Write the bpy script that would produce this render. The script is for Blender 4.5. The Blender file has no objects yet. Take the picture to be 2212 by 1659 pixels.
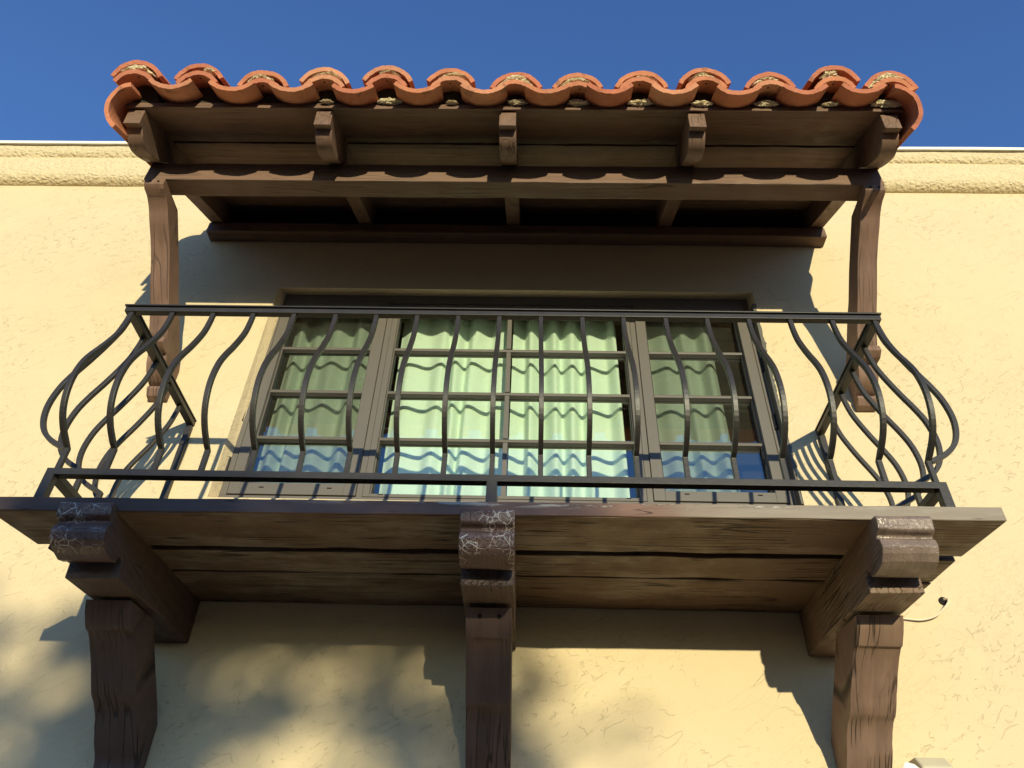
import bpy, bmesh, math, random
from mathutils import Vector, Matrix, noise as mn
random.seed(7)
R = math.radians
S = bpy.context.scene
# ------------------------------------------------------------------ camera
cam = bpy.data.cameras.new("camera"); camo = bpy.data.objects.new("camera", cam)
S.collection.objects.link(camo); S.camera = camo
def camera_axes(p, yaw, roll):
    fw = Vector((math.sin(yaw)*math.cos(p), math.cos(yaw)*math.cos(p), math.sin(p)))
    r = Vector((math.cos(yaw), -math.sin(yaw), 0)); u = r.cross(fw)
    return math.cos(roll)*r+math.sin(roll)*u, -math.sin(roll)*r+math.cos(roll)*u, fw
r_, u_, f_ = camera_axes(0.71571, -0.0295, 0.0329)
m = Matrix((r_, u_, -f_)).transposed().to_4x4(); m.translation = Vector((0.0428, -2.2103, 1.6))
camo.matrix_world = m
cam.sensor_width = 36; cam.lens = 36*1743.55/2212; cam.clip_end = 3000; cam.clip_start = .01
# ------------------------------------------------------------------ sky and sun
SUN_EL, SUN_AZ = 5.6, 12.0          # elevation; azimuth measured from -Y towards +X
W = bpy.data.worlds.new("World"); S.world = W; W.use_nodes = True
wn = W.node_tree.nodes; wl = W.node_tree.links
sky = wn.new("ShaderNodeTexSky"); sky.sky_type = 'NISHITA'; sky.sun_disc = False
sky.sun_elevation = R(SUN_EL); sky.sun_rotation = R(180-SUN_AZ)
sky.air_density = 1.0; sky.dust_density = 0; sky.ozone_density = 3.4; sky.altitude = 50
tint = wn.new("ShaderNodeMix"); tint.data_type = 'RGBA'; tint.blend_type = 'MULTIPLY'; tint.inputs[0].default_value = 1
tint.inputs[7].default_value = (.92, .91, 1.13, 1)      # the deep blue the camera gives a clear evening sky
wl.new(sky.outputs[0], tint.inputs[6]); wl.new(tint.outputs[2], wn["Background"].inputs[0]); wn["Background"].inputs[1].default_value = .15
sl = bpy.data.lights.new("sun", 'SUN'); sl.energy = 2.28; sl.angle = R(.53); sl.color = (1, .91, .60)
so = bpy.data.objects.new("sun", sl); S.collection.objects.link(so)
sv = Vector((math.sin(R(SUN_AZ))*math.cos(R(SUN_EL)), -math.cos(R(SUN_AZ))*math.cos(R(SUN_EL)), math.sin(R(SUN_EL))))
so.rotation_euler = sv.to_track_quat('Z', 'Y').to_euler(); so.location = (4, -12, 8)
S.view_settings.view_transform = 'Standard'; S.view_settings.look = 'None'
S.view_settings.gamma = 1; S.view_settings.exposure = 1.2
S.render.engine = 'CYCLES'; S.cycles.max_bounces = 10; S.cycles.diffuse_bounces = 6
S.cycles.transparent_max_bounces = 16; S.cycles.sample_clamp_indirect = 6

# ------------------------------------------------------------------ helpers
def V(*a): return Vector(a)
class N:
    """small node builder"""
    def __init__(s, name):
        s.m = bpy.data.materials.new(name); s.m.use_nodes = True
        s.t = s.m.node_tree; s.b = s.t.nodes["Principled BSDF"]; s.out = s.t.nodes["Material Output"]
        s.pos = s.t.nodes.new("ShaderNodeNewGeometry").outputs["Position"]
    def n(s, typ, **k):
        nd = s.t.nodes.new(typ)
        for a, v in k.items(): setattr(nd, a, v)
        return nd
    def L(s, a, b): s.t.links.new(a, b)
    def put(s, sock, v):
        if hasattr(v, 'links') or isinstance(v, bpy.types.NodeSocket): s.L(v, sock)
        else: sock.default_value = v
    def map(s, scale, loc=(0, 0, 0), rot=(0, 0, 0), vec=None):
        nd = s.n("ShaderNodeMapping"); s.L(vec or s.pos, nd.inputs[0])
        nd.inputs['Location'].default_value = loc; nd.inputs['Rotation'].default_value = rot
        nd.inputs['Scale'].default_value = scale; return nd.outputs[0]
    def noise(s, vec, scale, detail=4, rough=.55, dist=0):
        nd = s.n("ShaderNodeTexNoise"); s.L(vec, nd.inputs['Vector'])
        nd.inputs['Scale'].default_value = scale; nd.inputs['Detail'].default_value = detail
        nd.inputs['Roughness'].default_value = rough; nd.inputs['Distortion'].default_value = dist
        return nd.outputs[0]
    def voro(s, vec, scale, feature='DISTANCE_TO_EDGE', rnd=1):
        nd = s.n("ShaderNodeTexVoronoi", feature=feature); s.L(vec, nd.inputs['Vector'])
        nd.inputs['Scale'].default_value = scale; nd.inputs['Randomness'].default_value = rnd
        return nd.outputs[0]
    def ramp(s, v, a, b, c0=0., c1=1.):
        nd = s.n("ShaderNodeMapRange", interpolation_type='SMOOTHSTEP'); s.L(v, nd.inputs[0])
        for i, x in zip((1, 2, 3, 4), (a, b, c0, c1)): nd.inputs[i].default_value = x
        return nd.outputs[0]
    def math(s, op, a, b=0.):
        nd = s.n("ShaderNodeMath", operation=op); s.put(nd.inputs[0], a); s.put(nd.inputs[1], b); return nd.outputs[0]
    def mix(s, f, a, b):
        nd = s.n("ShaderNodeMix", data_type='RGBA'); s.put(nd.inputs[0], f)
        for i, c in ((6, a), (7, b)):
            if isinstance(c, tuple): nd.inputs[i].default_value = (*c, 1)
            else: s.L(c, nd.inputs[i])
        return nd.outputs[2]
    def warp(s, vec, scale, amt, det=3):
        nd = s.n("ShaderNodeTexNoise"); s.L(vec, nd.inputs['Vector']); nd.inputs['Scale'].default_value = scale
        nd.inputs['Detail'].default_value = det
        a = s.n("ShaderNodeVectorMath", operation='SUBTRACT'); s.L(nd.outputs['Color'], a.inputs[0]); a.inputs[1].default_value = (.5, .5, .5)
        b = s.n("ShaderNodeVectorMath", operation='SCALE'); s.L(a.outputs[0], b.inputs[0]); b.inputs['Scale'].default_value = amt
        c = s.n("ShaderNodeVectorMath", operation='ADD'); s.L(vec, c.inputs[0]); s.L(b.outputs[0], c.inputs[1])
        return c.outputs[0]
    def bump(s, h, strength, dist, prev=None):
        nd = s.n("ShaderNodeBump"); s.L(h, nd.inputs['Height']); nd.inputs['Strength'].default_value = strength
        nd.inputs['Distance'].default_value = dist
        if prev is not None: s.L(prev, nd.inputs['Normal'])
        return nd.outputs[0]
    def done(s, col, rough, normal=None, spec=.3, metal=0):
        if isinstance(col, tuple): s.b.inputs['Base Color'].default_value = (*col, 1)
        else: s.L(col, s.b.inputs['Base Color'])
        s.put(s.b.inputs['Roughness'], rough); s.b.inputs['Specular IOR Level'].default_value = spec
        s.b.inputs['Metallic'].default_value = metal
        if normal is not None: s.L(normal, s.b.inputs['Normal'])
        return s.m

M = {}
def stucco(name, col, coarse=False):
    k = N(name)
    big = k.noise(k.pos, 1.3, 3); fine = k.noise(k.pos, 9, 4)
    c = k.mix(k.ramp(big, .3, .7), tuple(v*.95 for v in col), col)
    c = k.mix(k.ramp(fine, .45, .75, 0, .3), c, tuple(min(1, v*1.06) for v in col))
    if coarse:
        w = k.warp(k.map((1, 1, 1.25)), 18, .04)
        v = k.voro(w, 55, 'F1'); n2 = k.noise(w, 60, 6, .7)
        h = k.math('ADD', k.math('MULTIPLY', k.ramp(v, .1, .7), -1.), n2)
        nr = k.bump(h, .8, .005)
        c = k.mix(k.ramp(n2, .3, .48, .25, 0), c, tuple(v*.7 for v in col))
        return k.done(c, .9, nr, .1)
    # skip-trowel texture: smooth trowelled flats broken by torn rough patches and drag lines
    rot = k.map((1, 1, 1), rot=(0, R(32), 0))
    w = k.warp(rot, 7, .16)
    patch = k.ramp(k.noise(k.map((.7, 1, 1.25), vec=w), 2.9, 5, .6), .46, .64)
    w2 = k.warp(k.map((.8, 1, 1.9), vec=rot), 30, .03)
    grit = k.ramp(k.noise(w2, 62, 3, .6), .50, .60)
    torn = k.math('MULTIPLY', grit, patch)
    w3 = k.warp(k.warp(k.map((.5, 1, 1.4), vec=rot), 5, .28), 22, .03)
    e = k.voro(w3, 5.5)
    keep = k.ramp(k.noise(k.pos, 11, 2), .52, .60)
    line = k.math('MULTIPLY', k.ramp(e, .0, .010, .7, 0), keep)
    d1 = k.voro(k.warp(k.map((.75, 1, 1.5), vec=rot), 16, .07), 26)
    dash = k.math('MULTIPLY', k.ramp(d1, 0, .07, 1, 0), k.ramp(k.noise(rot, 34, 2), .53, .60))
    zone = k.ramp(k.noise(k.map((.8, 1, 1.2), vec=w), 2.2, 5, .65), .44, .58, .12, 1)
    line = k.math('MAXIMUM', line, k.math('MULTIPLY', dash, zone))
    sheet = k.math('MULTIPLY', k.ramp(k.noise(w3, 6.5, 3), .5, .512), .4)
    soft = k.noise(k.pos, 5, 3)
    h = k.math('SUBTRACT', k.math('MULTIPLY', torn, -.4), line)
    h = k.math('ADD', h, k.math('MULTIPLY', k.noise(k.pos, 170, 3, .6), .35))
    h = k.math('ADD', h, sheet)
    n1 = k.bump(soft, .35, .012)
    nr = k.bump(h, .65, .0032, n1)
    dark = k.math('MULTIPLY', k.ramp(k.noise(w2, 62, 3, .6), .585, .66), patch)
    mark = k.math('MAXIMUM', k.math('MULTIPLY', line, .5), k.math('MULTIPLY', dark, .25))
    c = k.mix(k.math("MULTIPLY", mark, .4), c, tuple(v*.55 for v in col))
    return k.done(c, .88, nr, .12)
STC = (.61, .495, .315)
M['stucco'] = stucco('stucco_smooth', STC)
M['stucco_coarse'] = stucco('stucco_coarse', (.64, .52, .32), True)

def wood(name, axis, col, crack=.5, weather=0., crackle=0., gloss=.55, coarse=1., seed=0, flat=None):
    k = N(name)
    sc = [34, 34, 34]; sc[axis] = 1.6
    if flat is not None: sc[flat] = 7
    loc = (seed*3.1, seed*1.7, seed*2.3)
    base = k.map((1, 1, 1), loc=loc)
    w = k.warp(base, 3.2, .02, 0)
    g = k.noise(k.map(tuple(sc), vec=w), 1, 4, .6)
    sc2 = [v*2.6 for v in sc]; sc2[axis] = 2.4
    if flat is not None: sc2[flat] = 12
    g2 = k.noise(k.map(tuple(sc2), vec=w), 1, 2, .5)
    sc3 = [30, 30, 30]; sc3[axis] = 1.1
    if flat is not None: sc3[flat] = 2.2
    ck = k.noise(k.map(tuple(sc3), vec=k.warp(base, 6, .012, 0)), 1, 0, .4)
    ckl = k.ramp(k.math('ABSOLUTE', k.math('SUBTRACT', ck, .5)), .0, .016*coarse, 1, 0)
    ckm = k.ramp(k.noise(base, 4.5, 3), .47, .58)
    sc4 = [v*2.3 for v in sc3]; sc4[axis] = 1.5
    ck2 = k.ramp(k.math('ABSOLUTE', k.math('SUBTRACT', k.noise(k.map(tuple(sc4), vec=k.warp(base, 6, .008, 0)), 1, 0, .4), .5)), .0, .05, .75, 0)
    ck2 = k.math('MULTIPLY', ck2, k.ramp(k.noise(k.map((1, 1, 1), loc=(3, 7, 1)), 5, 3), .46, .60))
    ckl = k.math('MULTIPLY', k.math('MAXIMUM', k.math('MULTIPLY', ckl, ckm), ck2), crack)
    c = k.mix(k.ramp(g, .3, .7), tuple(v*.83 for v in col), tuple(v*1.12 for v in col))
    c = k.mix(k.ramp(k.noise(base, 2.3, 5), .4, .7, 0, .4), c, (col[0]*1.05, col[1]*1.15, col[2]*1.05))
    if weather:
        wm = k.ramp(k.noise(k.map((.8, 2, 3) if axis == 0 else (2, 2, 2), loc=(5.7, 0, 1)), 2.2, 8, .7), .50, .60, 0, weather)
        c = k.mix(wm, c, (.33, .29, .24))
    c = k.mix(k.math('MULTIPLY', ckl, .85), c, (.008, .006, .005))
    h = k.math('ADD', g, k.math('MULTIPLY', g2, .5))
    h = k.math('SUBTRACT', h, k.math('MULTIPLY', ckl, 2.))
    nr = k.bump(h, .8, .003*coarse)
    rough = k.ramp(k.noise(base, 14, 3), .3, .7, gloss-.08, gloss+.2)
    if crackle:
        cw = k.warp(base, 40, .012)
        e = k.voro(k.map((1, 1, .8), vec=cw), 80)
        e2 = k.voro(cw, 38)
        ln = k.math('MAXIMUM', k.ramp(e, 0, .035, .5, 0), k.ramp(e2, 0, .035, 1, 0))
        msk = k.math('MULTIPLY', k.ramp(k.noise(base, 11, 3), .46, .60), k.ramp(k.noise(base, 60, 3), .30, .44))
        ln = k.math('MULTIPLY', k.math('MULTIPLY', ln, msk), crackle)
        c = k.mix(ln, c, (.72, .66, .58))
    return k.done(c, rough, nr, .35)
BR = (.168, .100, .072)
M['wood_x'] = wood('brown_painted_wood_lengthwise', 0, BR)
M['wood_y'] = wood('brown_painted_wood_outward', 1, BR, seed=2)
M['wood_z'] = wood('brown_painted_wood_upright', 2, (.185, .108, .078), crack=.5, seed=3, flat=1)
M['wood_rough'] = wood('rough_brown_wood_upright', 2, (.185, .115, .083), crack=.95, coarse=1.15, seed=4, flat=1)
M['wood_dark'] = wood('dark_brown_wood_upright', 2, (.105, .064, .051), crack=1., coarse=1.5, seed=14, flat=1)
M['wood_deck'] = wood('weathered_deck_wood', 0, (.135, .083, .052), crack=1., weather=.35, coarse=1.6, seed=5)
k = N('peeling_weathered_shaded_deck_edge')
sx = k.n("ShaderNodeSeparateXYZ"); k.L(k.pos, sx.inputs[0]); X = sx.outputs[0]; Zc = sx.outputs[2]
gr = k.noise(k.map((2, 60, 60)), 1, 4, .6)
c = k.mix(gr, (.13, .075, .058), (.21, .125, .098))
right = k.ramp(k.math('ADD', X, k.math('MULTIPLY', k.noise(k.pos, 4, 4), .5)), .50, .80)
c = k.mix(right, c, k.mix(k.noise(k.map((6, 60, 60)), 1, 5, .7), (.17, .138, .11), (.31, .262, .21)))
pm = k.ramp(k.noise(k.map((5, 20, 38)), 1, 6, .75), .50, .57)
pm = k.math('MULTIPLY', pm, k.math('MULTIPLY', k.ramp(X, -.75, .15), k.ramp(X, .55, .75, 1, .15)))
pm = k.math('MULTIPLY', pm, k.ramp(Zc, 2.612, 2.626))
c = k.mix(pm, c, (.48, .43, .37))
left = k.ramp(k.math('ADD', X, k.math('MULTIPLY', k.noise(k.pos, 3, 3), .5)), -.60, -.30, .8, 0)  # shade over the left end, put into the edge colour
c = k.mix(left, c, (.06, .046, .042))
cr = k.ramp(k.math('ABSOLUTE', k.math('SUBTRACT', k.noise(k.map((1.5, 30, 40)), 1, 1), .5)), 0, .012, .8, 0)
c = k.mix(k.math('MULTIPLY', cr, k.ramp(k.noise(k.pos, 5, 2), .5, .6)), c, (.012, .009, .008))
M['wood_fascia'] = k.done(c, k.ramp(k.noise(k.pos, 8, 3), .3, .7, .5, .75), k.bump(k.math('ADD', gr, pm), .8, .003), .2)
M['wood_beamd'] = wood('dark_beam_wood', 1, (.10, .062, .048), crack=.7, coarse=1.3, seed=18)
M['wood_beam'] = wood('weathered_beam_wood', 1, (.16, .10, .07), crack=.8, weather=.15, coarse=1.5, seed=8)
M['wood_end'] = wood('cracked_end_grain_paint', 1, (.20, .115, .085), crack=.9, crackle=.0, gloss=.5, seed=1)
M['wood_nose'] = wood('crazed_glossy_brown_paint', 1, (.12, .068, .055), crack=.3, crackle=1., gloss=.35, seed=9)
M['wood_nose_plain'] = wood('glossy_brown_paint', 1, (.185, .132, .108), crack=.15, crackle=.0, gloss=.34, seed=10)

def tilemat(name, col, seed):
    k = N(name); p = k.map((1, 1, 1), loc=(seed*1.3, seed*2.1, seed))
    c = k.mix(k.ramp(k.noise(p, 9, 5), .35, .7), tuple(v*.78 for v in col), col)
    c = k.mix(k.ramp(k.noise(p, 26, 5, .7), .58, .72, 0, .45), c, (.66, .42, .28))
    sp = k.ramp(k.voro(p, 120, 'F1'), .06, .16, 1, 0)
    sp = k.math('MULTIPLY', sp, k.ramp(k.noise(p, 20, 2), .5, .62))
    c = k.mix(k.math('MULTIPLY', sp, .8), c, (.08, .035, .02))
    c = k.mix(k.ramp(k.noise(p, 6, 3), .6, .75, 0, .4), c, tuple(v*.45 for v in col))
    oi = k.n("ShaderNodeObjectInfo").outputs['Random']
    c = k.mix(k.math('MULTIPLY', oi, .6), c, (.44, .17, .10))
    c = k.mix(k.ramp(k.noise(k.map((1, 1, 1), loc=(9, 2, seed)), 14, 6, .7), .56, .66, 0, .55), c, (.13, .075, .05))
    h = k.math('SUBTRACT', k.noise(p, 90, 4, .65), sp)
    return k.done(c, .82, k.bump(h, .8, .003), .2)
M['tiles'] = [tilemat('terracotta_orange', (.62, .235, .12), 1), tilemat('terracotta_red', (.56, .185, .105), 2), tilemat('terracotta_pale', (.66, .30, .17), 3)]
def simple(name, col, rough, spec=.3, bumpd=0, bscale=40, metal=0, var=.12):
    k = N(name); n = k.noise(k.pos, bscale*.3, 4)
    c = k.mix(n, tuple(v*(1-var) for v in col), tuple(v*(1+var) for v in col))
    nr = k.bump(k.noise(k.pos, bscale, 4, .6), .6, bumpd) if bumpd else None
    return k.done(c, rough, nr, spec, metal)
M['mortar'] = simple('cream_mortar', (.76, .67, .48), .95, .1, .008, 70)
M['mortar_dark'] = simple('dark_mortar', (.045, .036, .03), .95, .1, .006, 40, var=.5)
M['iron'] = simple('dark_bronze_iron', (.029, .025, .022), .44, .4, .0010, 90, var=.35)
M['frame'] = simple('bronze_window_metal', (.112, .099, .087), .5, .4, .0002, 80, var=.05)
M['black'] = simple('black_gasket', (.012, .011, .010), .6)
M['hole'] = simple('dark_hole', (.01, .008, .007), .9)
M['cap'] = simple('cream_metal_coping', (.86, .82, .68), .4, .5)
M['cable'] = simple('cream_cable', (.75, .60, .42), .6)
M['lamp_white'] = simple('white_lamp_plastic', (.88, .86, .80), .35, .5)
M['lamp_beige'] = simple('beige_lamp_plastic', (.52, .46, .33), .5, .4)
M['room'] = simple('dark_room_shade', (.05, .05, .045), .9)  # walls coloured near black to stand for the unlit interior
M['roof'] = simple('roof_felt', (.25, .23, .2), .9)
M['ground'] = simple('pale_paving', (.08, .07, .058), .9, .2, .004, 12)
M['leaf'] = simple('green_leaf', (.06, .10, .03), .6, .3, 0, 3, var=.4)
M['bark'] = simple('tree_bark', (.12, .085, .06), .9, .2, .01, 14)
# curtain
k = N('curtain_cloth')
tr = k.n("ShaderNodeBsdfTranslucent"); tr.inputs[0].default_value = (.5, .68, .55, 1)
k.done((.83, .94, .84), .9, k.bump(k.noise(k.map((300, 1, 12)), 1, 2), .15, .0005), .05)
mx = k.n("ShaderNodeMixShader"); mx.inputs[0].default_value = .2
k.L(k.b.outputs[0], mx.inputs[1]); k.L(tr.outputs[0], mx.inputs[2]); k.L(mx.outputs[0], k.out.inputs[0]); M['curtain'] = k.m
# glass: tinted see-through sheet with a Fresnel reflection
def glass(name, tint, boost):
    k = N(name)
    t = k.n("ShaderNodeBsdfTransparent"); t.inputs[0].default_value = (*tint, 1)
    g = k.n("ShaderNodeBsdfGlossy"); g.inputs[0].default_value = (1, 1, 1, 1); g.inputs['Roughness'].default_value = 0.004
    k.L(k.bump(k.noise(k.pos, 3, 1), .06, .01), g.inputs['Normal'])
    f = k.n("ShaderNodeFresnel")
    bf = k.n("ShaderNodeNewGeometry").outputs['Backfacing']; k.L(k.ramp(bf, 0, 1, 1.52, 1/1.52), f.inputs[0])
    ff = k.math('MULTIPLY', f.outputs[0], boost)
    mx = k.n("ShaderNodeMixShader"); k.L(ff, mx.inputs[0]); k.L(t.outputs[0], mx.inputs[1]); k.L(g.outputs[0], mx.inputs[2])
    k.L(mx.outputs[0], k.out.inputs[0]); return k.m
M['glass'] = glass('green_tinted_glass', (.94, .97, .93), 2.4)
k = N('insect_screen_mesh')
t = k.n("ShaderNodeBsdfTransparent"); t.inputs[0].default_value = (1, 1, 1, 1)
k.done((.05, .05, .045), .8)
mx = k.n("ShaderNodeMixShader"); mx.inputs[0].default_value = .24
k.L(t.outputs[0], mx.inputs[1]); k.L(k.b.outputs[0], mx.inputs[2]); k.L(mx.outputs[0], k.out.inputs[0]); M['screen'] = k.m

def emp(name, loc, label, cat, group=None):
    o = bpy.data.objects.new(name, None); S.collection.objects.link(o); o.location = loc
    o.empty_display_size = .1; o['label'] = label; o['category'] = cat
    if group: o['group'] = group
    return o
def wloc(p):
    v = Vector((0, 0, 0))
    while p is not None: v += p.location; p = p.parent
    return v
def obj(name, bm, mat, parent=None, smooth=False, bevel=0., origin=None, label=None):
    """mesh given in world coordinates; the origin is put at the part's own centre"""
    bmesh.ops.recalc_face_normals(bm, faces=bm.faces)
    me = bpy.data.meshes.new(name)
    o3 = Vector(origin) if origin else sum((v.co for v in bm.verts), Vector())/max(1, len(bm.verts))
    bmesh.ops.translate(bm, verts=bm.verts, vec=-o3)
    bm.to_mesh(me); bm.free()
    for mt in (mat if isinstance(mat, list) else [mat]): me.materials.append(mt)
    if smooth:
        for p in me.polygons: p.use_smooth = True
        me.set_sharp_from_angle(angle=R(38))
    o = bpy.data.objects.new(name, me); S.collection.objects.link(o)
    o.parent = parent; o.location = o3-wloc(parent)
    if bevel:
        b = o.modifiers.new('edge', 'BEVEL'); b.width = bevel; b.segments = 2; b.limit_method = 'ANGLE'; b.angle_limit = R(35)
    if label: o['label'] = label
    return o
def NB(): return bmesh.new()
def box(bm, x0, x1, y0, y1, z0, z1):
    vs = [bm.verts.new((x, y, z)) for x in (x0, x1) for y in (y0, y1) for z in (z0, z1)]
    for f in ((0, 1, 3, 2), (4, 6, 7, 5), (0, 4, 5, 1), (2, 3, 7, 6), (0, 2, 6, 4), (1, 5, 7, 3)):
        bm.faces.new([vs[i] for i in f])
    return bm
def loft(bm, rings, cap=True):
    """rings: list of equal-length vertex-coordinate lists"""
    R_ = [[bm.verts.new(p) for p in ring] for ring in rings]; n = len(rings[0])
    for a, b in zip(R_[:-1], R_[1:]):
        for i in range(n):
            bm.faces.new((a[i], a[(i+1) % n], b[(i+1) % n], b[i]))
    if cap:
        bm.faces.new(R_[0][::-1]); bm.faces.new(R_[-1])
    return bm
def prism_x(bm, prof, x0, x1, n=1, jit=0., seed=0, skew=None):
    """profile of (y, z) points swept along x, with a slight hand-cut waviness"""
    rings = []
    for i in range(n+1):
        t = i/n; ring = []
        for j, (y, z) in enumerate(prof):
            x = x0+(x1-x0)*t
            if skew: x = skew(t, y, x)
            dy = dz = 0
            if jit:
                dy = jit*mn.noise(V(x*7, j*5.3, seed)); dz = jit*mn.noise(V(x*7, j*5.3, seed+9.1))
            ring.append((x, y+dy, z+dz))
        rings.append(ring)
    return loft(bm, rings)
def smooth_prof(pts, n=3):
    """Catmull-Rom through the points (open)"""
    out = []
    for i in range(len(pts)-1):
        p0 = pts[max(0, i-1)]; p1 = pts[i]; p2 = pts[i+1]; p3 = pts[min(len(pts)-1, i+2)]
        for k_ in range(n):
            t = k_/n
            out.append(tuple(.5*((2*p1[a])+(-p0[a]+p2[a])*t+(2*p0[a]-5*p1[a]+4*p2[a]-p3[a])*t*t+(-p0[a]+3*p1[a]-3*p2[a]+p3[a])*t**3) for a in range(len(p1))))
    out.append(tuple(pts[-1])); return out
def bar(bm, pts, w, side, h=None):
    """square bar swept along pts; side = fixed sideways unit vector"""
    h = h or w; side = Vector(side).normalized(); rings = []
    P = [Vector(p) for p in pts]
    for i, p in enumerate(P):
        t = (P[min(i+1, len(P)-1)]-P[max(i-1, 0)]).normalized()
        nrm = side.cross(t).normalized()
        rings.append([p+side*(w/2*a)+nrm*(h/2*b) for a, b in ((-1, -1), (1, -1), (1, 1), (-1, 1))])
    return loft(bm, rings)
def tube(bm, pts, rads, seg=10, cap=True):
    P = [Vector(p) for p in pts]; rings = []
    if not hasattr(rads, '__len__'): rads = [rads]*len(P)
    for i, p in enumerate(P):
        t = (P[min(i+1, len(P)-1)]-P[max(i-1, 0)]).normalized()
        a = t.orthogonal().normalized() if i == 0 else (a-t*a.dot(t)).normalized()
        b = t.cross(a)
        rings.append([p+(a*math.cos(2*math.pi*k_/seg)+b*math.sin(2*math.pi*k_/seg))*rads[i] for k_ in range(seg)])
    return loft(bm, rings, cap)

# ------------------------------------------------------------------ ground
bm = NB(); vs = [bm.verts.new(p) for p in ((-400, -400, 0), (400, -400, 0), (400, 400, 0), (-400, 400, 0))]; bm.faces.new(vs)
g = obj('ground', bm, M['ground']); g['kind'] = 'structure'

# ------------------------------------------------------------------ building
bld = emp('building', (0, 0, 0), 'cream stucco building wall with a rough moulded cornice behind the balcony', 'building')
OX0, OX1, OZ0, OZ1 = -.996, .926, 3.018, 4.026      # window opening in the wall face
IX0, IX1, IZ0, IZ1 = -.982, .917, 3.046, 4.034      # where the frame sits
def wall_mesh():
    bm = NB(); X0, X1, Z0, Z1 = -7, 7, -.1, 4.80
    o = [bm.verts.new((x, 0, z)) for x, z in ((X0, Z0), (X1, Z0), (X1, Z1), (X0, Z1))]
    # opening corners slightly eased (hand-floated plaster)
    i1 = [bm.verts.new(p) for p in ((OX0-.004, 0, OZ0), (OX1, 0, OZ0), (OX1+.004, 0, OZ1), (OX0+.010, 0, OZ1))]
    i2 = [bm.verts.new(p) for p in ((IX0-.003, .043, IZ0), (IX1, .043, IZ0), (IX1, .043, IZ1), (IX0+.018, .043, IZ1))]
    i3 = [bm.verts.new(p) for p in ((IX0-.003, .2, IZ0), (IX1, .2, IZ0), (IX1, .2, IZ1), (IX0+.018, .2, IZ1))]
    for a, b in ((o, i1), (i1, i2), (i2, i3)):
        for k_ in range(4): bm.faces.new((a[k_], a[(k_+1) % 4], b[(k_+1) % 4], b[k_]))
    # sides, back, top
    bk = [bm.verts.new((x, 9, z)) for x, z in ((X0, Z0), (X1, Z0), (X1, Z1), (X0, Z1))]
    for k_ in range(4): bm.faces.new((o[k_], bk[k_], bk[(k_+1) % 4], o[(k_+1) % 4]))
    bm.faces.new(bk)
    return bm
obj('wall', wall_mesh(), M['stucco'], bld, origin=(0, 0, 0))
prof = [(.02, 4.704), (-.004, 4.705), (-.018, 4.709), (-.032, 4.718), (-.042, 4.732), (-.046, 4.746), (-.046, 4.852), (-.040, 4.866), (-.041, 4.876), (-.052, 4.884),
        (-.062, 4.903), (-.062, 4.938), (.3, 4.94), (.3, 4.81), (.02, 4.81)]
obj('cornice', prism_x(NB(), prof, -7, 7, 260, .0025, 3), M['stucco_coarse'], bld, smooth=True)
bm = NB(); prism_x(bm, [(-.062, 4.946), (-.074, 4.946), (-.074, 4.966), (.32, 4.972), (.32, 4.946)], -7, 7, 40, .002, 5)
obj('coping', bm, M['cap'], bld, bevel=.002)
bm = NB(); box(bm, -6.99, 6.99, .31, 8.99, 4.802, 4.85); obj('roof', bm, M['roof'], bld)
# room behind the window
bm = NB(); box(bm, -1.6, 1.5, .26, 2.6, 2.6, 4.3)
bmesh.ops.delete(bm, geom=[f for f in bm.faces if all(abs(v.co.y-.26) < 1e-4 for v in f.verts)], context='FACES')
obj('room', bm, M['room'], bld)

# window (a part of the building; its pieces are sub-parts)
FY = .045
bm = NB()
box(bm, IX0-.002, IX1+.002, FY, FY+.09, 3.988, IZ1)
box(bm, IX0-.002, IX1+.002, FY, FY+.09, IZ0, 3.058)
box(bm, IX0-.002, -.962, FY, FY+.09, 3.058, 3.988); box(bm, .899, IX1+.002, FY, FY+.09, 3.058, 3.988)
win = obj('window', bm, M['frame'], bld, bevel=.0015)
def ring(bm, x0, x1, z0, z1, l, r, b, t, y0, y1):
    box(bm, x0, x0+l, y0, y1, z0, z1); box(bm, x1-r, x1, y0, y1, z0, z1)
    box(bm, x0+l, x1-r, y0, y1, z0, z0+b); box(bm, x0+l, x1-r, y0, y1, z1-t, z1)
SASH = [(-.959, -.531, 3.061, 3.985, .036, .042, .045, .02), (-.509, .434, 3.061, 3.985, .022, .021, .012, .016), (.456, .896, 3.061, 3.985, .038, .038, .038, .02)]
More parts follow.
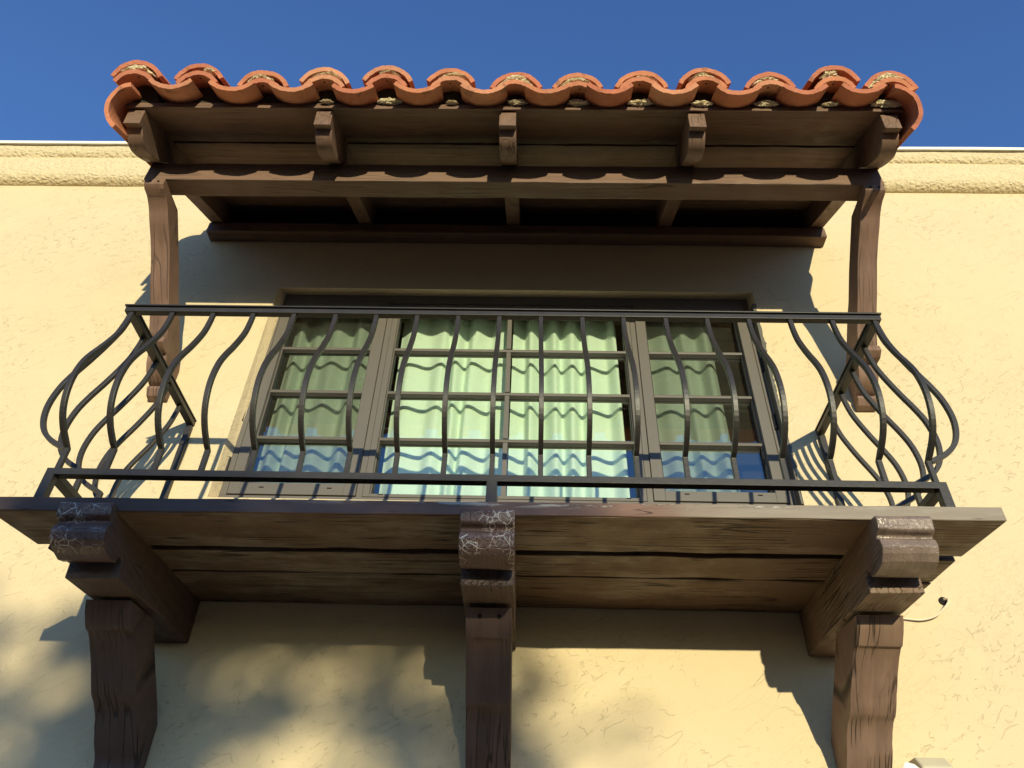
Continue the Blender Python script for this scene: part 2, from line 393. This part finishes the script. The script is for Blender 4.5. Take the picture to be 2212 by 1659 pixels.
for i, (x0, x1, z0, z1, l, r, b, t) in enumerate(SASH):
    bm = NB(); yo = -.004 if i != 1 else .002
    ring(bm, x0, x1, z0, z1, l, r, b, t, FY+yo, FY+.05)
    ring(bm, x0+l, x1-r, z0+b, z1-t, .004, .004, .004, .004, FY+.014, FY+.045)
    obj('sash', bm, M['frame'], win, bevel=.0012)
    gx0, gx1, gz0, gz1 = x0+l+.004, x1-r-.004, z0+b+.004, z1-t-.004
    bm = NB(); ring(bm, gx0-.001, gx1+.001, gz0-.001, gz1+.001, .004, .004, .004, .004, FY+.020, FY+.046)
    obj('gasket', bm, M['black'], win)
    bm = NB(); box(bm, gx0, gx1, FY+.032, FY+.036, gz0, gz1); obj('pane', bm, M['glass'], win)
    for mz in (3.742, 3.523, 3.308):
        bm = NB(); prism_x(bm, [(FY+.031, mz-.009), (FY+.012, mz-.006), (FY+.009, mz), (FY+.012, mz+.006), (FY+.031, mz+.009)], gx0, gx1)
        obj('muntin', bm, M['frame'], win)
        bm = NB(); box(bm, gx0, gx1, FY+.037, FY+.046, mz-.008, mz+.008); obj('muntin', bm, M['frame'], win)
    if i == 1:
        for a, b in ((FY+.0105, FY+.031), (FY+.037, FY+.046)):
            for za, zb in ((gz0, 3.299), (3.317, 3.514), (3.532, 3.733), (3.751, gz1)):
                bm = NB(); box(bm, -.049, -.033, a, b, za, zb); obj('muntin', bm, M['frame'], win)
    else:
        bm = NB(); box(bm, gx0, gx1, FY+.050, FY+.051, gz0, gz1); obj('insect_screen', bm, M['screen'], win)
    # drain slots
    for sx in ((x0+.11, x1-.09) if i != 1 else (x0+.06, x1-.06)):
        bm = NB(); box(bm, sx-.008, sx+.008, FY+yo-.0012, FY+yo+.004, z0+.008 if i == 1 else z0+.024, z0+.011 if i == 1 else z0+.028)
        obj('drain_slot', bm, M['hole'], win)
for (x0, x1) in ((-.531, -.509), (.434, .456)):
    bm = NB(); box(bm, x0+.001, x1-.001, FY+.004, FY+.088, 3.058, 3.988); obj('mullion', bm, M['frame'], win, bevel=.001)
for hx, hz in ((-.984, 3.673), (-.984, 3.401), (-.985, 3.175), (-.975, 3.905), (.914, 3.90), (.914, 3.672), (.912, 3.400)):
    bm = NB(); tube(bm, [(hx, FY-.004, hz-.032), (hx, FY-.004, hz+.032)], .0052, 10)
    tube(bm, [(hx, FY-.004, hz-.036), (hx, FY-.004, hz-.033)], .0065, 10)
    obj('hinge', bm, M['iron'], win, smooth=True)

# ragged dark caulk smeared along the right edge of the opening
bm = NB(); fr = []; bkk = []
nz = 150
for i in range(nz+1):
    z = 3.03+.93*i/nz
    w_ = .011+.010*abs(mn.noise(V(z*14, 1, 0)))+.007*mn.noise(V(z*60, 2, 0))
    w_ = max(.003, w_*(1 if mn.noise(V(z*5, 7, 0)) > -.25 else .45))
    fr.append((bm.verts.new((.9175, -.0015, z)), bm.verts.new((.9175+w_, -.0015, z)))); bkk.append((bm.verts.new((.9175, .044, z)), bm.verts.new((.9175+w_, .001, z))))
for i in range(nz):
    bm.faces.new((fr[i][0], fr[i][1], fr[i+1][1], fr[i+1][0])); bm.faces.new((fr[i][1], bkk[i][1], bkk[i+1][1], fr[i+1][1])); bm.faces.new((fr[i][0], fr[i+1][0], bkk[i+1][0], bkk[i][0]))
obj('caulk', bm, simple('smeared_grey_caulk', (.10, .095, .08), .5, .4, .002, 80, var=.6), win)
# curtains hanging behind the glass
def curtain(x0, x1, seed, label, yoff=0.):
    bm = NB(); n = int((x1-x0)/.003); rs = random.Random(seed); rows = []
    kn = []; x = x0-.1; sg = 1                     # irregular pleats: alternating knots of uneven width and depth
    while x < x1+.12:
        kn.append((x, sg*rs.uniform(.008, .027), rs.uniform(-.022, .022), rs.uniform(.7, 1.5))); sg = -sg
        x += rs.uniform(.022, .075)
    zs = [4.03-.03*j_ for j_ in range(37)]
    def fold(x, d):
        pts = [(a+c*d, b*(1+.25*d*e)) for a, b, c, e in kn]
        for (xa, ya), (xb, yb) in zip(pts[:-1], pts[1:]):
            if xa <= x <= xb:
                t = (x-xa)/(xb-xa); t = .5-.5*math.cos(math.pi*t); return ya+(yb-ya)*t
        return 0
    for z in zs:
        row = []; d = 4.0-z
        for i in range(n+1):
            x = x0+(x1-x0)*i/n
            y = .150+yoff+fold(x, d)+.0025*mn.noise(V(x*30, z*6, seed))
            row.append(bm.verts.new((x+.006*d*math.sin(x*7+seed), y, z)))
        rows.append(row)
    for a, b in zip(rows[:-1], rows[1:]):
        for i in range(n): bm.faces.new((a[i], a[i+1], b[i+1], b[i]))
    o = obj('curtain', bm, M['curtain'], smooth=True, origin=((x0+x1)/2, .15, 2.98))
    sd = o.modifiers.new('cloth', 'SOLIDIFY'); sd.thickness = .0012
    o['label'] = label; o['category'] = 'curtain'; o['group'] = 'pale curtains behind the window'
curtain(-.93, -.56, 11, 'pale green curtain behind the narrow left casement of the window')
curtain(-.486, -.045, 12, 'pale green curtain filling the left half of the wide middle window')
curtain(-.028, .388, 23, 'pale green curtain filling the right half of the wide middle window', .004)
curtain(.49, .775, 14, 'pale green curtain in the right casement leaving a dark gap beside the frame')

# ------------------------------------------------------------------ balcony
bal = emp('balcony', (-.04, -.3, 2.2), 'brown timber balcony on three carved brackets with a bulging black iron railing', 'balcony')
TL = .083                                     # the deck falls slightly outwards
def dz(y): return 2.656+TL*y                  # underside of the deck
def deck_board(y0, y1, xl, xr, slackl, slackr, seed, mat, th=.036, prof=None, lab=None):
    p = [(y0, dz(y0)), (y1, dz(y1)), (y1, dz(y1)+th), (y0+.002, dz(y0)+th-.002)]
    def sk(t, y, x): return x+(1-t)*slackl*(y-y0)/(y1-y0)+t*slackr*(y-y0)/(y1-y0)
    return obj('deck_board', prism_x(NB(), p, xl, xr, 90, .003, seed, sk), mat, bal, bevel=.0025, label=lab)
deck_board(-.600, -.407, -1.222, 1.137, .02, -.016, 1, [M['wood_deck']], lab='front deck board with a weathered peeling edge')
deck_board(-.381, -.245, -1.19, 1.118, .012, -.004, 2, M['wood_deck'])
deck_board(-.237, -.002, -1.176, 1.116, .01, -.014, 3, M['wood_deck'])
bm = NB(); prism_x(bm, [(-.6045, dz(-.6)+.002), (-.6005, dz(-.6)+.0005), (-.6005, dz(-.6)+.0375), (-.6045, dz(-.6)+.037)], -1.222, 1.138, 120, .0015, 8)
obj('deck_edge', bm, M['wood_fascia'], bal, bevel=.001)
bm = NB(); prism_x(bm, [(-.57, dz(-.57)+.0375), (-.003, dz(-.003)+.0375), (-.003, dz(-.003)+.05), (-.57, dz(-.57)+.042)], -1.15, 1.06)
obj('deck_membrane', bm, M['black'], bal)

CANT = [(-.003, 2.527), (-.20, 2.512), (-.375, 2.488), (-.492, 2.474), (-.4945, 2.512), (-.506, 2.522), (-.519, 2.512), (-.522, 2.4985),
        (-.545, 2.4935), (-.570, 2.4945), (-.592, 2.500), (-.607, 2.512), (-.614, 2.527), (-.613, 2.543), (-.606, 2.5495), (-.602, 2.552),
        (-.603, 2.560), (-.616, 2.563), (-.622, 2.567), (-.626, 2.590), (-.622, 2.5995), (-.607, 2.6025), (-.58, dz(-.58)-.002), (-.3, dz(-.3)-.002), (-.003, dz(0)-.002)]
LBR_F = smooth_prof([(-.366, 2.484), (-.350, 2.458), (-.318, 2.428), (-.302, 2.424), (-.272, 2.404), (-.236, 2.372), (-.200, 2.335), (-.178, 2.313), (-.150, 2.300), (-.122, 2.275), (-.088, 2.232), (-.050, 2.195), (-.042, 2.160), (-.030, 2.12), (-.004, 2.10)], 3)
LBR = LBR_F+[(-.004, 2.30), (-.022, 2.318), (-.046, 2.345), (-.115, 2.405), (-.175, 2.462), (-.215, 2.500)]
def bracket(cx, ml, nose, seed, w=.126, wb=.113, dx=0):
    bm = NB(); prism_x(bm, CANT, cx-w/2, cx+w/2, 8, .004, seed)
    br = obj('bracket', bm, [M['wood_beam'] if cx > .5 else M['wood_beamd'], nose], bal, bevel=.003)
    for p in br.data.polygons:
        c = p.center+br.location+bal.location
        if c.y < -.53 and abs(p.normal.x) < .5: p.material_index = 1
    prof = [(y, z-.003*(i == 0)) for i, (y, z) in enumerate(LBR)]
    bm = NB(); prism_x(bm, prof, cx-wb/2+dx, cx+wb/2+dx, 6, .0022, seed+4)
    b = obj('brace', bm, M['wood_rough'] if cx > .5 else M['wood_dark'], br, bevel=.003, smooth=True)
    for k_ in ((-.022, .026) if nose is M['wood_nose'] and cx > -.5 else ()):
        bm = NB(); tube(bm, [(cx+dx+k_, -.3570, 2.462), (cx+dx+k_, -.3500, 2.4655)], .005, 10); obj('nail_head', bm, M['hole'], br)
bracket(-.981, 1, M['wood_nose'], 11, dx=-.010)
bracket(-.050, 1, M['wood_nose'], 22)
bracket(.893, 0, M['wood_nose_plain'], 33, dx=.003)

def sag(x): return -.012+.007*x              # the deck hangs a little lower at its left end
for o in [c for c in bal.children if c.name.startswith('deck_')]:
    for v in o.data.vertices: v.co.z += sag(v.co.x+o.location.x+bal.location.x)*min(1, max(0, -(v.co.y+o.location.y+bal.location.y)/.58))
# railing
RY, RX0, RX1 = -.5645, -1.1287, 1.0313
bm = NB()
box(bm, RX0-.026, RX1+.024, RY-.0135, RY+.0135, 3.3085, 3.3135)
box(bm, RX0-.018, RX1+.018, RY-.006, RY+.006, 3.304, 3.3085)
box(bm, RX0-.0215, RX1+.0195, RY-.010, RY+.010, 3.288, 3.304)
rail = obj('railing', bm, M['iron'], bal, bevel=.0012)
def iron(name, bm, **k): return obj(name, bm, M['iron'], rail, bevel=.0010, **k)
for sx, s in ((RX0, -1), (RX1, 1)):
    x0 = sx-.0125+s*.008; x1 = sx+.0125+s*.008
    bm = NB()
    loft(bm, [[(x0, RY+.011, 3.288), (x1, RY+.011, 3.288), (x1, RY+.011, 3.304), (x0, RY+.011, 3.304)], [(x0, -.001, 3.306), (x1, -.001, 3.306), (x1, -.001, 3.322), (x0, -.001, 3.322)]])
    loft(bm, [[(x0-.002, RY+.0145, 3.3085), (x1+.002, RY+.0145, 3.3085), (x1+.002, RY+.0145, 3.3135), (x0-.002, RY+.0145, 3.3135)], [(x0-.002, -.001, 3.3265), (x1+.002, -.001, 3.3265), (x1+.002, -.001, 3.3315), (x0-.002, -.001, 3.3315)]])
    iron('side_top_rail', bm)
    bm = NB(); loft(bm, [[(x0, RY+.0115, 2.7085), (x1, RY+.0115, 2.7085), (x1, RY+.0115, 2.7275), (x0, RY+.0115, 2.7275)], [(x0, -.001, 2.741), (x1, -.001, 2.741), (x1, -.001, 2.760), (x0, -.001, 2.760)]])
    iron('side_bottom_rail', bm)
    bm = NB(); box(bm, x0+.001, x1-.001, RY-.0125, RY+.0115, 2.646+sag(sx), 2.708); iron('post', bm)
    bm = NB(); box(bm, x0-.012, x1+.008, RY-.020, RY+.018, 2.6415+sag(sx), 2.646+sag(sx)); iron('base_plate', bm)
    bm = NB(); box(bm, x0+.002, x1-.002, -.016, -.001, 2.69, 3.299); iron('wall_bar', bm)
    for zz in (3.09, 3.22):
        bm = NB(); tube(bm, [(sx+s*.008, -.020, zz), (sx+s*.008, -.014, zz)], .006, 8); iron('bolt', bm)
bm = NB(); box(bm, RX0-.0205, RX1+.0205, RY-.011, RY+.011, 2.7085, 2.7275); iron('bottom_rail', bm)
bm = NB(); box(bm, -.0595, -.0335, RY-.012, RY+.012, 2.646+sag(0), 2.708); iron('post', bm)
bm = NB(); box(bm, -.092, -.006, RY-.022, RY+.020, 2.6415+sag(0), 2.6465+sag(0)); iron('base_plate', bm)
BEL = [(.0, 3.2885), (.003, 3.255), (.012, 3.205), (.030, 3.155), (.054, 3.100), (.076, 3.055), (.094, 3.010), (.103, 2.965), (.104, 2.925), (.096, 2.885), (.079, 2.850), (.052, 2.823), (.018, 2.803)]
BEL = smooth_prof(BEL, 3)
KINK = [(.000, 2.794), (.0, 2.7275)]
rb = random.Random(3)
def baluster(fn, side, straight=True):
    pts = BEL+(KINK if straight else [(.004, 2.797)])
    bm = NB(); bar(bm, [fn(o, z) for o, z in pts], .0127, side); iron('baluster', bm)
for i in range(19):
    x = RX0+.12*i+rb.uniform(-.0015, .0015); j = rb.uniform(-.004, .004)
    baluster(lambda o, z: (x, RY-o*(1+j*6), z), (1, 0, 0))
for sx, s in ((RX0, -1), (RX1, 1)):
    baluster(lambda o, z: (sx+s*(o+.006), RY+.004, z), (0, 1, 0), False)
    for yy in (-.455, -.343, -.232, -.119):
        rise = .018*(yy-RY)/.56; low = .032*(yy-RY)/.56
        baluster(lambda o, z: (sx+s*(o+.008), yy, z+rise+(low-rise)*(3.2885-z)/.561), (0, 1, 0))

# ------------------------------------------------------------------ canopy
can = emp('canopy', (-.03, -.4, 4.2), 'timber canopy roofed with orange clay barrel tiles above the window', 'canopy')
# beam, ledger
bm = NB(); prism_x(bm, [(-.546, 3.985), (-.475, 3.985), (-.475, 4.10), (-.546, 4.083)], -1.332, 1.262, 60, .002, 41)
obj('beam', bm, M['wood_x'], can, bevel=.003)
bm = NB()
pl = [(-.001, 4.313), (-.058, 4.311), (-.060, 4.315), (-.060, 4.368), (-.001, 4.40)]
prism_x(bm, pl, -1.343, 1.277, 40, .0015, 42)
obj('ledger', bm, M['wood_x'], can, bevel=.003)
SLP = .585; TH = math.atan(SLP)
bm = NB(); box(bm, -1.31, 1.25, -.02, -.001, 4.41, 4.50); obj('shade_board', bm, M['black'], can)  # black board added to deepen the shade between rafters above the ledger
def sz(y): return 4.060+SLP*(y+.780)          # underside of the roof boards
# roof boards
def rboard(y0, y1, xl, xr, seed, th=.030, lab=None):
    yy = .505*.0; p = [(y0, sz(y0)), (y1, sz(y1)), (y1-th*.505, sz(y1)+th*.863), (y0-.0*th, sz(y0)+th)]
    return obj('roof_board', prism_x(NB(), p, xl, xr, 80, .0025, seed), M['wood_x'], can, bevel=.002, label=lab)
rboard(-.780, -.573, -1.335, 1.268, 51)
rboard(-.561, -.395, -1.335, 1.270, 52)
rboard(-.390, -.22, -1.340, 1.272, 53)
rboard(-.215, -.003, -1.338, 1.275, 54)
# rafters
RXF = [-1.2995, -.660, -.0435, .584, 1.2195]; RXB = [-1.311, -.671, -.037, .606, 1.246]
RAF = [(-.768, 4.060), (-.762, 3.990), (-.736, 4.004), (-.732, 3.996), (-.716, 3.983), (-.700, 3.975), (-.684, 3.972), (-.664, 3.975), (-.642, 3.988), (-.610, 4.012), (-.578, 4.040), (-.548, 4.084)]
def rz(y): return 4.086+.585*(y+.546)
RAFB = RAF+[(-.40, rz(-.40)), (-.20, rz(-.20)), (-.061, rz(-.061)), (-.003, 4.400), (-.003, sz(-.003)-.002), (-.4, sz(-.4)-.002), (-.72, sz(-.72)-.002)]
for i, (xf, xb) in enumerate(zip(RXF, RXB)):
    bm = NB(); prism_x(bm, RAFB, -.028, .028, 4, .002, 60+i, skew=lambda t, y, x: x+xf+(xb-xf)*(y+.76)/.71)
    o = obj('rafter', bm, [M['wood_y'], M['wood_end']], can, bevel=.002, smooth=True)
# knee braces under the beam ends
F = [(-.548, 3.984), (-.548, 3.955), (-.535, 3.945), (-.505, 3.942), (-.468, 3.922), (-.440, 3.895), (-.405, 3.868), (-.365, 3.832), (-.330, 3.795), (-.295, 3.750), (-.262, 3.712), (-.225, 3.672), (-.190, 3.628), (-.162, 3.585)]
F = F[:3]+smooth_prof(F[3:], 2)
F += [(-.150, 3.577), (-.172, 3.573), (-.176, 3.548), (-.150, 3.533), (-.122, 3.536)]+smooth_prof([(-.118, 3.528), (-.105, 3.500), (-.078, 3.474), (-.048, 3.462), (-.032, 3.458)], 3)
F += [(-.046, 3.450), (-.046, 3.440), (-.030, 3.418), (-.004, 3.412)]
BK = [(-.004, 3.56), (-.045, 3.610), (-.095, 3.664), (-.150, 3.722), (-.200, 3.765), (-.270, 3.845), (-.335, 3.910), (-.395, 3.968), (-.412, 3.984)]
for cx, sd in ((-1.286, 71), (1.221, 72)):
    bm = NB(); prism_x(bm, F+BK, cx-.034, cx+.034, 6, .0018, sd)
    br = obj('knee_brace', bm, M['wood_z'], can, bevel=.0035, smooth=True)
    for k_ in (-.014, .014):
        bm = NB(); tube(bm, [(cx+k_, -.5505, 3.967), (cx+k_, -.545, 3.967)], .0042, 10); obj('nail_hole', bm, M['hole'], br)
    bm = NB(); tube(bm, [(cx+.004, -.100, 3.494), (cx+.004, -.090, 3.500)], .0042, 10); obj('nail_hole', bm, M['hole'], br)

# clay tiles
ax = V(0, .863, .505); up = V(0, -.505, .863); P0 = V(0, -.848, 4.047)
def tp(x, h, s): return V(x, P0.y, P0.z)+up*h+ax*s+V(0, 0, 0)
rt = random.Random(21)
def tile(name, cx, hc, rad, a0, a1, s0, length, grow=.012, th=.0145, seed=0, tilt=0., mat=None, yaw=0., lab=None, hole=False):
    """half-barrel tile: arc (a0..a1, degrees, 0 = +x, 90 = up) about (cx, hc); hand-made ragged ends"""
    bm = NB(); na = 22; nl = 9; rings = []
    for j in range(nl+1):
        t = j/nl; s = s0+length*t; r = rad+grow*t
        ring = []
        for side, cnt in ((1, range(na+1)), (0, range(na, -1, -1))):
            for i in cnt:
                a = R(a0+(a1-a0)*i/na); rr = r if side else r-th
                w = 1+.010*mn.noise(V(a*1.2, t*1.5, seed))
                rr = rr*w+.0012*mn.noise(V(a*9, s*30, seed+3))
                ss = s+(.0035*mn.noise(V(a*2.2, seed, 1)) + .0012*mn.noise(V(a*16, seed, 4+side)) if j == 0 else 0)
                rough = .0016*mn.noise(V(a*14, side*3.3, seed+7)) if j == 0 else 0
                ring.append(tp(cx+yaw*(s-s0)+(rr+rough)*math.cos(a), hc+tilt*(s-s0)+(rr+rough)*math.sin(a), ss))
        rings.append(ring)
    R_ = [[bm.verts.new(p) for p in rg] for rg in rings]; n = len(rings[0])
    for a, b in zip(R_[:-1], R_[1:]):
        for i in range(n): bm.faces.new((a[i], a[(i+1) % n], b[(i+1) % n], b[i]))
    for rg in (R_[0], R_[-1]):
        for i in range(na): bm.faces.new((rg[i], rg[i+1], rg[n-2-i], rg[n-1-i]))
    o = obj(name, bm, mat or rt.choice(M['tiles']), can, smooth=True, label=lab)
    if hole:
        c = tp(cx+rt.uniform(-.006, .006), hc+rad-th-.0002, s0+.022)
        bm = NB(); bmesh.ops.create_icosphere(bm, subdivisions=2, radius=.0034)
        bmesh.ops.scale(bm, vec=(1, 1, .5), verts=bm.verts); bmesh.ops.translate(bm, vec=c, verts=bm.verts)
        obj('nail_hole', bm, M['hole'], o)
    return o
def lump(cx, h, s, wx, wh, ws, seed, parent=can, mat=None, arc=0.):
    bm = NB(); bmesh.ops.create_icosphere(bm, subdivisions=5, radius=1)
    for v in bm.verts:
        c = v.co.copy(); d = 1+.45*mn.noise(c*1.9+V(seed, 0, 0))+.38*mn.noise(c*4.5+V(0, seed, 0))+.24*mn.noise(c*10+V(0, 0, seed))+.12*mn.noise(c*22)
        c = c*d; x = c.x*wx
        v.co = tp(cx+x, h+c.z*wh-arc*x*x, s+c.y*ws)
    return obj('mortar', bm, mat or M['mortar'], parent, smooth=True)
CAP = [(-1.287, .110), (-1.075, .099), (-.860, .076), (-.655, .087), (-.444, .095), (-.233, .086), (-.016, .073), (.188, .071), (.396, .081), (.602, .092), (.816, .077), (1.026, .103), (1.209, .084)]
BST = [.075, .071, .047, .061, .068, .060, .047, .041, .059, .062, .048, .063, .060]
MORT = {0: (.0, .052, .009, .75), 1: (.034, .022, .008, 1), 2: (-.008, .036, .010, 1), 3: (.01, .044, .009, 1), 4: (.004, .03, .006, 1), 5: (.01, .045, .008, 1), 6: (0, .05, .016, 1), 7: (-.005, .045, .008, 1), 8: (.01, .04, .010, 1), 9: (-.005, .04, .012, 1), 10: (-.012, .036, .017, 1), 11: (-.012, .026, .011, 1), 12: (-.004, .062, .017, 1)}
for i, ((x, h), bh) in enumerate(zip(CAP, BST)):
    ang = 31+rt.uniform(-3, 3)
    rad = .0945+rt.uniform(-.002, .003)
    s_c = rt.uniform(.014, .026)
    tile('cap_tile', x, h-rad+.62*s_c, rad, ang-5+rt.uniform(-3, 3), 180-ang+5+rt.uniform(-3, 3), s_c, .46, grow=.010, seed=i*3.7, tilt=.01)
    br_ = .080+rt.uniform(-.002, .002)
    tile('booster_tile', x+rt.uniform(-.004, .004), bh-br_+.006, br_, 30+rt.uniform(-4, 3), 150+rt.uniform(-3, 4), .011+rt.uniform(-.003, .004), .22, grow=.004, seed=100+i*2.9, hole=(i != 6))
    mo = MORT[i]
    lump(x+mo[0], (h-.0145+bh)/2+.0105, .036, mo[1], max(.75*mo[2], (h-.0145-bh)*.45+.002), .018, i*1.9+.3, arc=6.)
# pans between the caps
PX = [-1.155, -.952, -.757, -.550, -.339, -.125, .086, .292, .499, .708, .922, 1.106]
for i, x in enumerate(PX):
    rad = .1135+rt.uniform(-.004, .003); half = 41+rt.uniform(-2, 2); hp = (0, -.006)[i > 0]-(.004 if 2 < i < 10 else 0)
    tile('pan_tile', x+rt.uniform(-.003, .003), rad+hp+rt.uniform(-.001, .002), rad, 270-half, 270+half, -.010+rt.uniform(-.004, .003), .46, grow=.006, seed=200+i*4.1)
# rake tiles rolled over the ends
tile('rake_tile', -1.277, -.062, .0915, 98, 232, .0, .36, grow=.004, seed=301, lab='left end tile rolled down over the roof edge')
tile('rake_tile', 1.202, -.054, .0925, -50, 84, .0, .36, grow=.004, seed=302, lab='right end tile rolled down over the roof edge')
bm = NB(); prism_x(bm, [(-.765, sz(-.765)+.034), (-.003, sz(-.003)+.034), (-.003, sz(-.003)+.041), (-.768, sz(-.765)+.041)], -1.33, 1.262)
obj('underlay', bm, M['mortar_dark'], can)
# dark bedding behind the tile ends, cream lumps squeezed out on the board edge
for i, (x, h) in enumerate(CAP):
    w = .080
    bm = NB(); rg = []
    for s in (.080, .20):
        ring_ = [tp(x-w, -.004, s), tp(x+w, -.004, s)]
        for k_ in range(9):
            a = math.pi*k_/8; ring_.append(tp(x+.060*math.cos(a)+.003*mn.noise(V(k_, i, s*9)), (BST[i]-.012)*math.sin(a)*.98+.003*mn.noise(V(i, k_, 2)), s))
        rg.append(ring_)
    loft(bm, rg); obj('mortar_bed', bm, M['mortar_dark'], can, smooth=True)
SM = {3: .6, 4: 1.15, 5: .55, 6: .9, 7: 1.0, 8: 1.15, 9: .95, 10: 1.1, 11: .75, 12: 1.5}
for i, k_ in SM.items():
    lump(CAP[i][0]+(.002 if i < 12 else .005), -.001+.005*k_, .070, .030*k_ if i < 12 else .044, .008*k_, .012, 40+i*2.3)

# ------------------------------------------------------------------ small things on the wall
cab = emp('cable', (1.26, 0, 2.70), 'thin cream cable coming out of a round hole in the wall beside the right bracket', 'cable')
bm = NB(); tube(bm, [(1.26, -.0035, 2.702), (1.26, .0, 2.702)], .0125, 20); obj('hole', bm, M['hole'], cab)
for o_ in (0, .004):
    cp = smooth_prof([(1.262, -.002, 2.705+o_), (1.268, -.016, 2.702), (1.264, -.022, 2.692-o_), (1.248, -.020, 2.674-o_), (1.217, -.014, 2.652-o_), (1.175, -.010, 2.640-o_*.6), (1.13, -.008, 2.643-o_*.4), (1.05, -.006, 2.65)], 4)
    bm = NB(); tube(bm, cp, .0018, 8); obj('wire', bm, M['cable'], cab, smooth=True)
lum = emp('floodlight', (1.03, -.05, 2.15), 'beige and white motion floodlight at the bottom right below the right bracket', 'light')
bm = NB(); prism_x(bm, [(-.002, 2.06), (-.002, 2.252), (-.055, 2.250), (-.085, 2.22), (-.085, 2.06)], 1.02, 1.10, 1); obj('housing', bm, M['lamp_beige'], lum, bevel=.006)
bm = NB()
pts = [(.973, -.085, 2.215), (.985, -.088, 2.205), (1.0, -.088, 2.19), (1.018, -.075, 2.18)]
tube(bm, pts, [.016, .022, .023, .016], 18); obj('lamp_head', bm, M['lamp_white'], lum, smooth=True)
bm = NB(); box(bm, 1.01, 1.11, -.004, -.0005, 2.03, 2.20); obj('back_plate', bm, M['lamp_beige'], lum, bevel=.001)

# ------------------------------------------------------------------ tree behind the photographer (its shade falls on the lower wall)
tre = emp('tree', (1.6, -15.2, 0), 'leafy green tree behind the camera shading the lower left of the wall', 'tree')
TB = V(1.6, -15.2, 0)
bm = NB(); tube(bm, [TB+V(0, 0, -.1), TB+V(.05, 0, 1.0), TB+V(-.05, .05, 1.9), TB+V(-.1, 0, 2.7)], [.16, .13, .11, .07], 12)
rl = random.Random(5)
for a in range(9):
    an = a*2.4; p = TB+V(-.05, 0, 1.4+.14*a); e = p+V(math.cos(an)*1.1, math.sin(an)*1.0, .6)
    tube(bm, [p, p.lerp(e, .5)+V(0, 0, .15), e], [.06, .035, .012], 7)
obj('trunk', bm, M['bark'], tre, smooth=True)
bm = NB()
def leaves(c, rx, ry, rzz, n, size=.05):
    for _ in range(n):
        while True:
            d = V(rl.uniform(-1, 1), rl.uniform(-1, 1), rl.uniform(-1, 1))
            if d.length < 1: break
        p = Vector(c)+V(d.x*rx, d.y*ry, d.z*rzz)
        a = V(rl.gauss(0, 1), rl.gauss(0, 1), rl.gauss(0, 1)).normalized(); b = a.orthogonal().normalized()
        l = size*rl.uniform(.7, 1.4); c2 = a.cross(b)
        vs = [bm.verts.new(p+a*l), bm.verts.new(p+b*l*.45), bm.verts.new(p-a*l), bm.verts.new(p-b*l*.45)]
        bm.faces.new(vs)
# wall point (x, z) is shaded by tree point (x + .212*t', z + .1056*t') at 15 m
def wp(x, z, y=-15.): return V(x-y*math.tan(R(SUN_AZ)), y, z-y*math.tan(R(SUN_EL))/math.cos(R(SUN_AZ)))
CL = [(-2.15, 2.05, .28, .45, 420), (-1.30, 2.0, .18, .42, 330), (-.98, 2.14, .17, .40, 900), (-.95, 2.53, .30, .10, 400), (-.02, 2.22, .07, .40, 200), (-.38, 2.545, .36, .055, 150),
      (-.55, 1.74, 1.3, .26, 1300), (.45, 1.70, .4, .14, 60), (.28, 2.30, .14, .05, 10)]
rc = random.Random(44)
for _ in range(64):                                    # small sprays of twigs: denser to the left, thinning to the right
    x = -2.3+2.3*rc.random()**1.1; top = 2.72-.12*(x+2.3) if x < -1.1 else 2.50
    z = rc.uniform(1.9, top)
    CL.append((x, z, rc.uniform(.05, .12), rc.uniform(.04, .09), rc.randint(16, 34)))
for (x, z, rx, rz2, n) in CL:
    leaves(wp(x, z), rx, .7, rz2, n)
obj('crown', bm, M['leaf'], tre)
